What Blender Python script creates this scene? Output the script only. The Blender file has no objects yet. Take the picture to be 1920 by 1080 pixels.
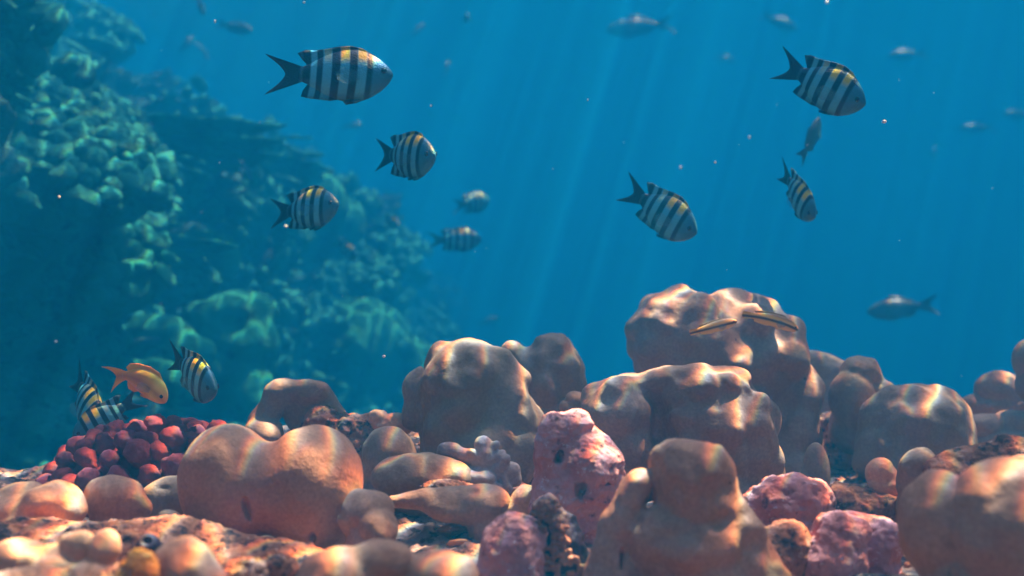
import bpy, bmesh, math, random
import numpy as np
from mathutils import Vector, Matrix, Euler
from mathutils.bvhtree import BVHTree
R = math.radians
scene = bpy.context.scene
COL = scene.collection

# ------------------------------------------------------------------ camera, sky, sun, exposure
HFOV, PITCH = 50.0, 4.4
cd = bpy.data.cameras.new('camera'); cam = bpy.data.objects.new('camera', cd); COL.objects.link(cam)
cam.location = (0, 0, 0); cam.rotation_euler = (R(90 + PITCH), 0, 0)
cd.sensor_width = 36.0; cd.lens_unit = 'FOV'; cd.angle = R(HFOV)
cd.clip_start = 0.02; cd.clip_end = 500
cd.dof.use_dof = True; cd.dof.focus_distance = 1.15; cd.dof.aperture_fstop = 4.8
scene.camera = cam

SUN_EL, SUN_AZ = 71.0, 62.0          # azimuth measured from +Y (ahead of the lens) towards +X (right)
w = bpy.data.worlds.new('World'); scene.world = w; w.use_nodes = True
wn = w.node_tree; wn.nodes.clear()
wo = wn.nodes.new('ShaderNodeOutputWorld'); wb = wn.nodes.new('ShaderNodeBackground')
sk = wn.nodes.new('ShaderNodeTexSky'); sk.sky_type = 'NISHITA'; sk.sun_disc = False
sk.sun_elevation = R(SUN_EL); sk.sun_rotation = R(SUN_AZ)
wb.inputs['Strength'].default_value = 0.12
wn.links.new(sk.outputs[0], wb.inputs[0]); wn.links.new(wb.outputs[0], wo.inputs[0])

sl = bpy.data.lights.new('sun', 'SUN'); sl.energy = 4.8; sl.angle = R(0.1); sl.color = (1.0, 0.79, 0.53)
so = bpy.data.objects.new('sun', sl); COL.objects.link(so); so.location = (0, 0, 30)
sd = Vector((math.cos(R(SUN_EL)) * math.sin(R(SUN_AZ)), math.cos(R(SUN_EL)) * math.cos(R(SUN_AZ)), math.sin(R(SUN_EL))))
so.rotation_euler = sd.to_track_quat('Z', 'Y').to_euler()

vs = scene.view_settings
vs.view_transform = 'Standard'; vs.look = 'None'; vs.gamma = 1.0; vs.exposure = 1.38; vs.use_curve_mapping = False
cy = scene.cycles
cy.use_denoising = True
cy.max_bounces = 6; cy.diffuse_bounces = 3; cy.glossy_bounces = 2; cy.volume_bounces = 1; cy.transparent_max_bounces = 8

# ------------------------------------------------------------------ measuring helpers
F = 960.0 / math.tan(R(HFOV / 2))                 # focal length in pixels of a 1920 px wide picture
CP, SP = math.cos(R(PITCH)), math.sin(R(PITCH))
def P(px, py, d):
    """a point seen in direction (px, py) at depth d metres"""
    u, v = (px - 960) / F * d, (540 - py) / F * d
    return np.array((u, d * CP - v * SP, d * SP + v * CP))
def ray(px, py):
    p = P(px, py, 1.0); return Vector(p).normalized()

def hash3(ix, iy, iz, seed):
    h = (ix.astype(np.int64) * 374761393 + iy.astype(np.int64) * 668265263 + iz.astype(np.int64) * 2147483647 + seed * 1274126177) & 0xffffffff
    h = ((h ^ (h >> 13)) * 1274126177) & 0xffffffff
    return ((h ^ (h >> 16)) & 0xffff) / 32767.5 - 1.0
def vnoise(p, seed=0):
    i = np.floor(p); f = p - i; i = i.astype(np.int64); f = f * f * f * (f * (f * 6 - 15) + 10)
    r = 0.0
    for dx in (0, 1):
        wx = f[:, 0] if dx else 1 - f[:, 0]
        for dy in (0, 1):
            wy = f[:, 1] if dy else 1 - f[:, 1]
            for dz in (0, 1):
                wz = f[:, 2] if dz else 1 - f[:, 2]
                r = r + wx * wy * wz * hash3(i[:, 0] + dx, i[:, 1] + dy, i[:, 2] + dz, seed)
    return r
def fbm(p, size, octaves, seed=0, gain=0.5, ridged=False):
    r = np.zeros(len(p)); a = 1.0; q = p / size
    for o in range(octaves):
        n = vnoise(q + 17.3 * o, seed + o)
        r += a * ((1 - 2 * np.abs(n)) if ridged else n); a *= gain; q = q * 2.03
    return r

# ------------------------------------------------------------------ scene-object helpers
def new_obj(name, me, m=None, parent=None):
    o = bpy.data.objects.new(name, me); COL.objects.link(o)
    if m is not None:
        if isinstance(m, (list, tuple)):
            for k in m: me.materials.append(k)
        else: me.materials.append(m)
    if parent is not None: o.parent = parent
    return o
def empty(name, loc=(0, 0, 0)):
    o = bpy.data.objects.new(name, None); COL.objects.link(o); o.location = loc; o.empty_display_size = 0.02
    return o
def tag(o, label, cat, group=None):
    o['label'] = label; o['category'] = cat
    if group: o['group'] = group
    return o
def mesh_from(V, Q, smooth=True, name='mesh'):
    me = bpy.data.meshes.new(name)
    Q = np.asarray(Q); n = Q.shape[1]
    me.vertices.add(len(V)); me.vertices.foreach_set('co', np.asarray(V, dtype=np.float32).ravel())
    me.loops.add(Q.size); me.loops.foreach_set('vertex_index', Q.astype(np.int32).ravel())
    me.polygons.add(len(Q)); me.polygons.foreach_set('loop_start', np.arange(0, Q.size, n, dtype=np.int32))
    me.polygons.foreach_set('use_smooth', np.full(len(Q), smooth))
    me.update(calc_edges=True); me.validate()
    return me

def surface_nets(G, o, h):
    """mesh of the zero level of a sampled field (negative inside)"""
    S = G < 0
    nx, ny, nz = G.shape
    c = np.zeros((nx - 1, ny - 1, nz - 1), dtype=np.int8)
    for a in (0, 1):
        for b in (0, 1):
            for d in (0, 1):
                c += S[a:nx - 1 + a, b:ny - 1 + b, d:nz - 1 + d]
    act = (c > 0) & (c < 8)
    ci = np.argwhere(act)
    idx = -np.ones(act.shape, dtype=np.int64); idx[act] = np.arange(len(ci))
    acc = np.zeros((len(ci), 3)); cnt = np.zeros(len(ci))
    corners = [(a, b, d) for a in (0, 1) for b in (0, 1) for d in (0, 1)]
    for A in corners:
        for ax in range(3):
            if A[ax]: continue
            B = list(A); B[ax] = 1
            va = G[ci[:, 0] + A[0], ci[:, 1] + A[1], ci[:, 2] + A[2]]; vb = G[ci[:, 0] + B[0], ci[:, 1] + B[1], ci[:, 2] + B[2]]
            m = (va < 0) != (vb < 0)
            t = np.where(m, va / np.where(m, va - vb, 1), 0)
            pt = np.tile(np.array(A, float), (len(ci), 1)); pt[:, ax] += t
            acc += pt * m[:, None]; cnt += m
    V = o + h * (ci + acc / cnt[:, None])
    quads = []
    for ax in range(3):
        s = [slice(1, n - 1) for n in G.shape]; s[ax] = slice(0, G.shape[ax] - 1)
        s2 = list(s); s2[ax] = slice(1, G.shape[ax])
        a, b = S[tuple(s)], S[tuple(s2)]
        e = np.argwhere(a != b)
        off = np.array([x.start for x in s]); e = e + off
        ins = S[e[:, 0], e[:, 1], e[:, 2]]
        u, v = [(1, 2), (2, 0), (0, 1)][ax]
        def cell(du, dv):
            k = e.copy(); k[:, u] -= du; k[:, v] -= dv
            return idx[k[:, 0], k[:, 1], k[:, 2]]
        q = np.stack([cell(1, 1), cell(0, 1), cell(0, 0), cell(1, 0)], 1)
        q[~ins] = q[~ins][:, ::-1]
        quads.append(q)
    Q = np.concatenate(quads); Q = Q[(Q >= 0).all(1)]
    return V, Q

def normals_of(V, Q):
    n = np.cross(V[Q[:, 2]] - V[Q[:, 0]], V[Q[:, 3]] - V[Q[:, 1]])
    N = np.zeros_like(V)
    for k in range(4): np.add.at(N, Q[:, k], n)
    return N / np.maximum(np.linalg.norm(N, axis=1, keepdims=True), 1e-12)

def bulges(p, size, seed):
    """soft rounded cells: high in the middle of each lobe, low along the creases"""
    q = p / size; i0 = np.floor(q).astype(np.int64); acc = np.zeros(len(q))
    for dx in (-1, 0, 1):
        for dy in (-1, 0, 1):
            for dz in (-1, 0, 1):
                c = i0 + np.array((dx, dy, dz))
                j = np.stack([hash3(c[:, 0], c[:, 1], c[:, 2], seed + k) for k in range(3)], 1) * 0.42 + 0.5
                acc += np.exp(-9.0 * np.linalg.norm(q - c - j, axis=1))
    return 0.5 + np.log(acc + 1e-9) / 9.0
def d_ell(p, c, r):
    q = (p - c) / r; k0 = np.linalg.norm(q, axis=1); k1 = np.linalg.norm(q / r, axis=1)
    return k0 * (k0 - 1) / np.maximum(k1, 1e-9)
def d_cone(p, a, b, ra, rb):
    ab = b - a; t = np.clip(((p - a) @ ab) / max(ab @ ab, 1e-12), 0, 1)
    return np.linalg.norm(p - a - t[:, None] * ab, axis=1) - (ra + (rb - ra) * t)
def smin(a, b, k):
    h = np.maximum(k - np.abs(a - b), 0) / k
    return np.minimum(a, b) - h * h * h * k / 6

def blob_mesh(D, k, parts, vox=3.4, lump=(0, 1, 1), rough=None, seed=0, bulge=None):
    """one closed organic mesh; parts in pixels at depth D:
       e x y rx ry [dz rz]  |  c x1 y1 r1 x2 y2 r2 [dz1 dz2]  |  first letter upper case carves"""
    s = D / F; h = vox * s; prims = []; lo = np.full(3, 1e9); hi = -lo
    for q in parts:
        t = q[0]; up = np.array((0, CP, SP))
        if t in 'eE':
            x, y, rx, ry = q[1:5]; dz = q[5] if len(q) > 5 else 0; rz = q[6] if len(q) > 6 else (rx + min(rx, ry)) / 2
            c = P(x, y, D) + np.array((0, dz * s, 0)); r = np.array((rx, rz, ry)) * s
            prims.append((t, c, r)); a, b = c - r, c + r
        else:
            x1, y1, r1, x2, y2, r2 = q[1:7]; z1 = q[7] if len(q) > 7 else 0; z2 = q[8] if len(q) > 8 else z1
            A = P(x1, y1, D) + np.array((0, z1 * s, 0)); B = P(x2, y2, D) + np.array((0, z2 * s, 0))
            prims.append((t, A, B, r1 * s, r2 * s)); m = max(r1, r2) * s; a, b = np.minimum(A, B) - m, np.maximum(A, B) + m
        if t in 'ec': lo = np.minimum(lo, a); hi = np.maximum(hi, b)
    pad = 3 * h + k * s * 0.3; lo -= pad; hi += pad
    n = np.maximum(np.ceil((hi - lo) / h).astype(int) + 1, 4)
    g = np.stack(np.meshgrid(*[lo[i] + h * np.arange(n[i]) for i in range(3)], indexing='ij'), -1).reshape(-1, 3)
    # gentle domain warp keeps the lobes from being perfect ellipsoids
    wsz = 70 * s
    gw = g + np.stack([vnoise(g / wsz, seed + 91 + i) for i in range(3)], 1) * (5.0 * s)
    d = None
    for q in prims:
        if q[0] in 'ec':
            e = d_ell(gw, q[1], q[2]) if q[0] == 'e' else d_cone(gw, *q[1:])
            d = e if d is None else smin(d, e, k * s)
    for q in prims:
        if q[0] in 'EC':
            e = d_ell(gw, q[1], q[2]) if q[0] == 'E' else d_cone(gw, *q[1:])
            d = -smin(-d, e, 7 * s)
    V, Q = surface_nets(d.reshape(n), lo, h)
    if bulge:
        N = normals_of(V, Q)
        V = V + N * (bulges(V, bulge[0] * s, seed + 7) * bulge[1] * s)[:, None]
    if lump[0]:
        N = normals_of(V, Q)
        V = V + N * (fbm(V, lump[1] * s, int(lump[2]), seed) * lump[0] * s)[:, None]
    if rough:
        N = normals_of(V, Q)
        V = V + N * (fbm(V, rough[1] * s, int(rough[2]), seed + 40, 0.55, True) * rough[0] * s)[:, None]
    return V, Q

def ico(sub=2):
    bm = bmesh.new(); bmesh.ops.create_icosphere(bm, subdivisions=sub, radius=1.0)
    V = np.array([v.co[:] for v in bm.verts]); T = np.array([[v.index for v in f.verts] for f in bm.faces]); bm.free(); return V, T
ICO1, ICO2 = ico(1), ico(2)

# ------------------------------------------------------------------ materials
def mat(name):
    m = bpy.data.materials.new(name); m.use_nodes = True
    nt = m.node_tree; b = nt.nodes['Principled BSDF']
    return m, nt, b
def ramp(nt, fac, stops, interp='LINEAR'):
    n = nt.nodes.new('ShaderNodeValToRGB'); n.color_ramp.interpolation = interp
    els = n.color_ramp.elements
    while len(els) < len(stops): els.new(0.5)
    for e, (p, c) in zip(els, stops):
        e.position = p; e.color = (*c, 1) if len(c) == 3 else c
    nt.links.new(fac, n.inputs[0]); return n.outputs[0]
def noise(nt, scale, detail=4, rough=0.55, coord='Object', vec=None):
    if vec is None:
        tc = nt.nodes.new('ShaderNodeTexCoord'); vec = tc.outputs[coord]
    n = nt.nodes.new('ShaderNodeTexNoise'); n.inputs['Scale'].default_value = scale
    n.inputs['Detail'].default_value = detail; n.inputs['Roughness'].default_value = rough
    nt.links.new(vec, n.inputs['Vector']); return n.outputs['Fac']
def voro(nt, scale, feature='F1'):
    tc = nt.nodes.new('ShaderNodeTexCoord')
    n = nt.nodes.new('ShaderNodeTexVoronoi'); n.feature = feature; n.inputs['Scale'].default_value = scale
    nt.links.new(tc.outputs['Object'], n.inputs['Vector']); return n
def mix(nt, fac, a, b, mode='MIX'):
    n = nt.nodes.new('ShaderNodeMix'); n.data_type = 'RGBA'; n.blend_type = mode
    def put(sock, v):
        if isinstance(v, (int, float)): sock.default_value = v
        elif isinstance(v, tuple): sock.default_value = (*v, 1)
        else: nt.links.new(v, sock)
    put(n.inputs[0], fac); put(n.inputs[6], a); put(n.inputs[7], b)
    return n.outputs[2]
def math_n(nt, op, a, b=None, c=None):
    n = nt.nodes.new('ShaderNodeMath'); n.operation = op
    for i, v in enumerate((a, b, c)):
        if v is None: continue
        if isinstance(v, (int, float)): n.inputs[i].default_value = v
        else: nt.links.new(v, n.inputs[i])
    return n.outputs[0]
def bump(nt, b, height, dist, strength=1.0):
    n = nt.nodes.new('ShaderNodeBump'); n.inputs['Distance'].default_value = dist; n.inputs['Strength'].default_value = strength
    nt.links.new(height, n.inputs['Height']); nt.links.new(n.outputs[0], b.inputs['Normal'])

def coral_mat(name, c1, c2, c3, rough=0.62):
    m, nt, b = mat(name)
    big = noise(nt, 9, 3)
    col = ramp(nt, big, [(0.30, c1), (0.52, c2), (0.72, c3)])
    fine = noise(nt, 300, 3, 0.6)
    col = mix(nt, 0.5, col, ramp(nt, fine, [(0.3, (0.42, 0.38, 0.38)), (0.7, (1, 1, 1))]), 'MULTIPLY')
    pol = voro(nt, 420)
    spots = noise(nt, 38, 2, 0.5)
    col = mix(nt, ramp(nt, spots, [(0.70, (0, 0, 0)), (0.78, (0.5, 0.5, 0.5))]), col, tuple(x * 0.45 for x in c1))
    pv = voro(nt, 30); sepc = nt.nodes.new('ShaderNodeSeparateColor'); nt.links.new(pv.outputs['Color'], sepc.inputs[0])
    pore = math_n(nt, 'MULTIPLY', math_n(nt, 'LESS_THAN', pv.outputs['Distance'], math_n(nt, 'MULTIPLY', sepc.outputs[1], 0.085)), math_n(nt, 'GREATER_THAN', sepc.outputs[0], 0.62))
    col = mix(nt, math_n(nt, 'MULTIPLY', pore, 0.75), col, tuple(x * 0.16 for x in c1))
    pale = ramp(nt, noise(nt, 14, 5, 0.7), [(0.60, (0, 0, 0)), (0.70, (0.45, 0.45, 0.45))])
    col = mix(nt, pale, col, tuple(min(.8, x * 1.25 + .05) for x in c3))
    nt.links.new(col, b.inputs['Base Color']); b.inputs['Roughness'].default_value = rough
    b.inputs['Specular IOR Level'].default_value = 0.25
    hgt = math_n(nt, 'ADD', math_n(nt, 'MULTIPLY', pol.outputs['Distance'], 0.45), fine)
    hgt = math_n(nt, 'ADD', hgt, math_n(nt, 'MULTIPLY', noise(nt, 45, 2, 0.5), 7.0))
    bump(nt, b, hgt, 0.0010, 0.40)
    return m
M_TAN = coral_mat('coral_tan', (0.36, 0.150, 0.080), (0.44, 0.20, 0.112), (0.52, 0.265, 0.16))
M_GREY = coral_mat('coral_grey', (0.25, 0.13, 0.075), (0.32, 0.175, 0.105), (0.40, 0.24, 0.15))
M_TAUPE = coral_mat('coral_taupe', (0.30, 0.145, 0.085), (0.38, 0.19, 0.115), (0.46, 0.25, 0.16))
M_ORANGE = coral_mat('coral_orange', (0.60, 0.24, 0.11), (0.72, 0.33, 0.17), (0.80, 0.46, 0.28))
M_LILAC = coral_mat('coral_lilac', (0.30, 0.17, 0.15), (0.38, 0.24, 0.21), (0.48, 0.33, 0.29))
M_RED = coral_mat('coral_red', (0.145, 0.018, 0.024), (0.205, 0.030, 0.038), (0.28, 0.055, 0.06), 0.9)
M_DARK = coral_mat('hole_and_base_dark', (0.03, 0.015, 0.02), (0.045, 0.02, 0.03), (0.06, 0.03, 0.04))
M_POLYP = coral_mat('polyp_brown', (0.20, 0.065, 0.035), (0.30, 0.11, 0.055), (0.42, 0.18, 0.09))

def rock_mat(name, stops, dark, pale, pit=(0.60, 0.70), fleck=(0.62, 0.70), bd=0.006):
    m, nt, b = mat(name)
    col = ramp(nt, noise(nt, 22, 6, 0.65), stops)
    col = mix(nt, ramp(nt, noise(nt, 75, 4, 0.6), [(pit[0], (0, 0, 0)), (pit[1], (0.9, 0.9, 0.9))]), col, dark)
    col = mix(nt, ramp(nt, noise(nt, 120, 3, 0.7, vec=None), [(fleck[0], (0, 0, 0)), (fleck[1], (0.8, 0.8, 0.8))]), col, pale)
    nt.links.new(col, b.inputs['Base Color']); b.inputs['Roughness'].default_value = 0.8
    b.inputs['Specular IOR Level'].default_value = 0.2
    h = math_n(nt, 'ADD', noise(nt, 60, 8, 0.7), math_n(nt, 'MULTIPLY', voro(nt, 140).outputs['Distance'], 0.4))
    bump(nt, b, h, bd, 0.9)
    return m
M_PINK = rock_mat('rock_pink', [(0.30, (0.34, 0.09, 0.08)), (0.48, (0.56, 0.19, 0.16)), (0.60, (0.64, 0.28, 0.25)), (0.72, (0.50, 0.27, 0.28))], (0.10, 0.03, 0.03), (0.72, 0.48, 0.44))
M_PINK2 = rock_mat('rock_lilac', [(0.30, (0.32, 0.11, 0.11)), (0.48, (0.50, 0.20, 0.19)), (0.62, (0.60, 0.30, 0.29)), (0.74, (0.56, 0.36, 0.36))], (0.12, 0.04, 0.045), (0.80, 0.62, 0.60))
M_TURF = rock_mat('rock_turf', [(0.30, (0.13, 0.045, 0.025)), (0.45, (0.28, 0.095, 0.05)), (0.58, (0.42, 0.16, 0.085)), (0.72, (0.38, 0.19, 0.15))], (0.035, 0.018, 0.02), (0.55, 0.33, 0.25), (0.52, 0.60), (0.62, 0.70))
M_RUBBLE = rock_mat('reef_rubble', [(0.30, (0.07, 0.05, 0.045)), (0.46, (0.20, 0.12, 0.10)), (0.60, (0.36, 0.20, 0.15)), (0.75, (0.42, 0.25, 0.25))], (0.02, 0.015, 0.02), (0.5, 0.36, 0.32), (0.50, 0.60), (0.63, 0.72), 0.009)
M_GOLD = rock_mat('rock_gold', [(0.3, (0.30, 0.09, 0.02)), (0.5, (0.62, 0.20, 0.03)), (0.7, (0.72, 0.30, 0.07))], (0.06, 0.03, 0.02), (0.8, 0.6, 0.2))

def wall_mat(name, stops, s=1.0):
    m, nt, b = mat(name)
    col = ramp(nt, noise(nt, 4.5 * s, 8, 0.7), stops)
    col = mix(nt, ramp(nt, noise(nt, 17 * s, 4, 0.6), [(0.55, (0, 0, 0)), (0.66, (0.85, 0.85, 0.85))]), col, tuple(x * 0.3 for x in stops[0][1]))
    nt.links.new(col, b.inputs['Base Color']); b.inputs['Roughness'].default_value = 0.9
    b.inputs['Specular IOR Level'].default_value = 0.1
    bump(nt, b, noise(nt, 30 * s, 6, 0.7), 0.03, 0.8)
    return m
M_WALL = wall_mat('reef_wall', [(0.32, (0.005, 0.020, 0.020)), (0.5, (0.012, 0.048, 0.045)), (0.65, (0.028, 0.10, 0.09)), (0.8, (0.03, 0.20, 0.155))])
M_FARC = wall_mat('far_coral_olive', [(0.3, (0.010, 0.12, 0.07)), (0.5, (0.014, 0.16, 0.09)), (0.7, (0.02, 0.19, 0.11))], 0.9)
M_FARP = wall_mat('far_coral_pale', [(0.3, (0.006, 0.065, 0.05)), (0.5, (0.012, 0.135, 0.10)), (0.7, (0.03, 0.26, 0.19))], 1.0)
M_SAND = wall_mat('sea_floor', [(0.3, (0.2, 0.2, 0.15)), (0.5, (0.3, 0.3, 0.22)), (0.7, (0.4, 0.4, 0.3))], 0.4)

# ------------------------------------------------------------------ water: unseen sheet carrying painted caustics, water body, sea bed
def caustic_water_sheet():
    z = 3.35
    V = [(-60, -40, z), (60, -40, z), (60, 80, z), (-60, 80, z)]  # flat sheet added overhead, out of view, to pattern the sunlight
    m = bpy.data.materials.new('painted_caustics'); m.use_nodes = True; nt = m.node_tree; nt.nodes.clear()
    out = nt.nodes.new('ShaderNodeOutputMaterial'); tr = nt.nodes.new('ShaderNodeBsdfTransparent')
    tc = nt.nodes.new('ShaderNodeTexCoord')
    wob = nt.nodes.new('ShaderNodeTexNoise'); wob.inputs['Scale'].default_value = 13.0; wob.inputs['Detail'].default_value = 2
    nt.links.new(tc.outputs['Object'], wob.inputs['Vector'])
    wsc = nt.nodes.new('ShaderNodeVectorMath'); wsc.operation = 'MULTIPLY_ADD'
    nt.links.new(wob.outputs['Color'], wsc.inputs[0]); wsc.inputs[1].default_value = (0.035, 0.035, 0); nt.links.new(tc.outputs['Object'], wsc.inputs[2])
    chans = []
    for k in range(3):                      # caustic pattern shifted per colour channel to imitate dispersion fringes
        off = nt.nodes.new('ShaderNodeVectorMath'); off.operation = 'ADD'
        off.inputs[1].default_value = (-0.0028 * (k - 1), 0.0012 * (k - 1), 0)
        nt.links.new(wsc.outputs[0], off.inputs[0])
        tot = None
        for sc, kk, amp in ((11.5, 5.0, 8.0), (20.0, 4.5, 2.2)):
            v = nt.nodes.new('ShaderNodeTexVoronoi'); v.voronoi_dimensions = '2D'; v.feature = 'DISTANCE_TO_EDGE'; v.inputs['Scale'].default_value = sc
            nt.links.new(off.outputs[0], v.inputs['Vector'])
            a = math_n(nt, 'MULTIPLY', math_n(nt, 'EXPONENT', math_n(nt, 'MULTIPLY', v.outputs['Distance'], -kk * 2.0)), amp)
            a = math_n(nt, 'POWER', math_n(nt, 'DIVIDE', a, amp), 2.0); a = math_n(nt, 'MULTIPLY', a, amp)
            tot = a if tot is None else math_n(nt, 'ADD', tot, a)
        chans.append(math_n(nt, 'ADD', math_n(nt, 'MULTIPLY', tot, 1.15), 0.26))
    cc = nt.nodes.new('ShaderNodeCombineColor')
    for k in range(3): nt.links.new(chans[k], cc.inputs[k])
    nt.links.new(cc.outputs[0], tr.inputs['Color'])  # sunlight caustics put into the sheet's transparent colour
    # light meeting the surface from below at a shallow angle is mirrored back down, steep light passes
    geo = nt.nodes.new('ShaderNodeNewGeometry'); dot = nt.nodes.new('ShaderNodeVectorMath'); dot.operation = 'DOT_PRODUCT'
    nt.links.new(geo.outputs['Normal'], dot.inputs[0]); nt.links.new(geo.outputs['Incoming'], dot.inputs[1])
    ca = math_n(nt, 'ABSOLUTE', dot.outputs['Value'])
    mr = nt.nodes.new('ShaderNodeMapRange'); mr.interpolation_type = 'SMOOTHSTEP'
    mr.inputs['From Min'].default_value = 0.60; mr.inputs['From Max'].default_value = 0.72; nt.links.new(ca, mr.inputs['Value'])
    gl = nt.nodes.new('ShaderNodeBsdfGlossy'); gl.inputs['Roughness'].default_value = 0.12; gl.inputs['Color'].default_value = (.9, .9, .9, 1)
    mx = nt.nodes.new('ShaderNodeMixShader'); nt.links.new(mr.outputs[0], mx.inputs[0]); nt.links.new(gl.outputs[0], mx.inputs[1]); nt.links.new(tr.outputs[0], mx.inputs[2])
    nt.links.new(mx.outputs[0], out.inputs['Surface'])
    o = new_obj('caustic_water_sheet', mesh_from(V, [(0, 3, 2, 1)], False), m); o['kind'] = 'structure'
caustic_water_sheet()

def haze():
    bm = bmesh.new(); bmesh.ops.create_cube(bm, size=1.0)
    me = bpy.data.meshes.new('haze'); bm.to_mesh(me); bm.free()
    m = bpy.data.materials.new('sea_water'); m.use_nodes = True; nt = m.node_tree; nt.nodes.clear()
    out = nt.nodes.new('ShaderNodeOutputMaterial'); pv = nt.nodes.new('ShaderNodeVolumePrincipled')
    pv.inputs['Color'].default_value = (0.001, 0.086, 0.182, 1)
    pv.inputs['Absorption Color'].default_value = (0.13, 0.19, 0.29, 1)
    pv.inputs['Density'].default_value = 0.44; pv.inputs['Anisotropy'].default_value = 0.0
    nt.links.new(pv.outputs[0], out.inputs['Volume'])
    o = new_obj('haze', me, m); o.scale = (70, 90, 11.3); o.location = (0, 30, 3.2 - 5.65); o['kind'] = 'stuff'
haze()

def grid_mesh(nu, nv, fn):
    u, v = np.meshgrid(np.linspace(0, 1, nu), np.linspace(0, 1, nv), indexing='ij')
    V = fn(u.ravel(), v.ravel()); i = np.arange(nu * nv).reshape(nu, nv)
    Q = np.stack([i[:-1, :-1].ravel(), i[1:, :-1].ravel(), i[1:, 1:].ravel(), i[:-1, 1:].ravel()], 1)
    return V, Q
def seabed(u, v):
    x = (u - 0.5) * 64; y = -10 + 80 * v
    p = np.stack([x, y, 0 * x], 1)
    return np.stack([x, y, -6.0 + 0.35 * fbm(p, 3.0, 4, 5)], 1)
V, Q = grid_mesh(140, 180, seabed); new_obj('seabed', mesh_from(V, Q), M_SAND)['kind'] = 'structure'

# near reef flat: a rough platform that breaks off into deep water
def reef_edge(x): return np.interp(x, [-1.4, -0.5, -0.2, 0.1, 0.4, 1.4], [1.30, 1.36, 1.55, 1.9, 2.15, 2.3])
def ground_z(x, y):
    base = np.interp(y, [0.0, 0.6, 0.8, 1.0, 1.15, 1.35, 1.8, 2.4], [-0.19, -0.18, -0.172, -0.155, -0.132, -0.092, -0.085, -0.08])
    base = base - np.clip((x + 0.05) / 0.2, 0, 1) * np.interp(y, [0.9, 1.1, 1.3, 1.7], [0, 0.012, 0.045, 0.06])
    base = base - 0.03 * np.clip((-x - 0.30) / 0.3, 0, 1) * np.clip((y - 1.0) / 0.2, 0, 1)
    over = np.clip(y - reef_edge(x), 0, 9); side = np.clip(np.abs(x) - 1.5, 0, 9); back = np.clip(0.1 - y, 0, 9)
    return base - over * 2.6 - side * 2.0 - back * 2.0
def reef_flat(u, v):
    x = (u - 0.5) * 4.2 ; y = -0.5 + 4.0 * v
    # denser sampling where the lens looks
    x = np.sign(x) * (np.abs(x) / 2.1) ** 1.5 * 2.1
    z = ground_z(x, y); p = np.stack([x, y, z], 1)
    r = fbm(p, 0.16, 3, 21) * 0.014 + fbm(p, 0.045, 4, 22, 0.6, True) * 0.006
    return np.stack([x, y, z + r], 1)
V, Q = grid_mesh(520, 760, reef_flat); new_obj('reef_ground', mesh_from(V, Q), M_RUBBLE)['kind'] = 'structure'

# far reef slope on the left, running away from the lens
def toe(y): return np.interp(y, [0, 2, 4, 6, 9, 14, 22], [1.15, 1.02, 0.86, 0.72, 0.58, 0.50, 0.45])
def reef_slope(u, v):
    y = 0.9 + 21 * u ** 1.7
    s = v * 3.4                       # arc parameter up the slope
    z = np.interp(s, [0, 1.0, 1.8, 2.6, 3.4], [-5.9, -0.3, 0.85, 1.75, 2.25])
    dx = np.interp(s, [0, 1.0, 1.8, 2.6, 3.4], [0.9, 0.12, -0.47, -1.5, -4.2])
    x = -toe(y) + dx
    p = np.stack([x, y, z], 1)
    n = np.array((0.86, -0.08, 0.5))
    # ledges and gullies: big lumps, shelves that catch light, ragged growth
    big = fbm(p * np.array((1, 1, 1.6)), 1.0, 3, 61) * 0.28 + fbm(p * np.array((1, 1, 1.9)), 0.42, 3, 65, 0.55, True) * 0.12
    fine = fbm(p, 0.13, 4, 71, 0.6, True) * 0.036
    amp = np.clip((z + 4) / 2, 0.2, 1)
    return p + n * ((big + fine) * amp - 0.06)[:, None]
V, Q = grid_mesh(760, 460, reef_slope)
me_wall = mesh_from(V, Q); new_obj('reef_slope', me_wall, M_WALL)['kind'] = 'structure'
WALL = BVHTree.FromPolygons([tuple(v) for v in V], [tuple(q) for q in Q])
def hit(px, py):
    loc, n, i, d = WALL.ray_cast(Vector((0, 0, 0)), ray(px, py))
    return (loc, n, d) if loc is not None else (None, None, None)

# ------------------------------------------------------------------ near corals and rocks
def blob(name, label, cat, D, k, parts, m, **kw):
    V, Q = blob_mesh(D, k, parts, **kw)
    c = np.array((V[:, 0].mean(), V[:, 1].mean(), V[:, 2].min()))
    o = new_obj(name, mesh_from(V - c, Q), m); o.location = c
    return tag(o, label, cat)
LOBE = dict(lump=(4.0, 45, 2), bulge=(46, 8))
CORAL = 'coral'
blob('massive_coral', 'big smooth tan coral with two lobes and a saddle, beside the red knobby coral', CORAL, 0.95, 40,
     [('e', 425, 893, 84, 98, 0, 85), ('e', 590, 903, 88, 108, 0, 95), ('e', 510, 915, 110, 80, 0, 80), ('e', 435, 945, 84, 70), ('e', 590, 965, 78, 75),
      ('E', 481, 948, 7, 26, -92, 34), ('E', 596, 998, 7, 14, -84, 34)], M_TAN, seed=1, lump=(3.0, 60, 2), vox=3.0)
blob('arched_coral', 'tan coral arch bent like a knee over a dark hollow behind the saddle-backed coral', CORAL, 1.3, 16,
     [('c', 488, 800, 27, 520, 740, 24), ('c', 520, 740, 24, 592, 736, 22), ('e', 500, 815, 38, 30, -20), ('e', 582, 778, 50, 46, 12, 22), ('c', 596, 738, 19, 636, 795, 22, 14, 14),
      ('C', 552, 782, 16, 556, 830, 24, -16, -20)], M_GREY, seed=2, **LOBE)
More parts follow.
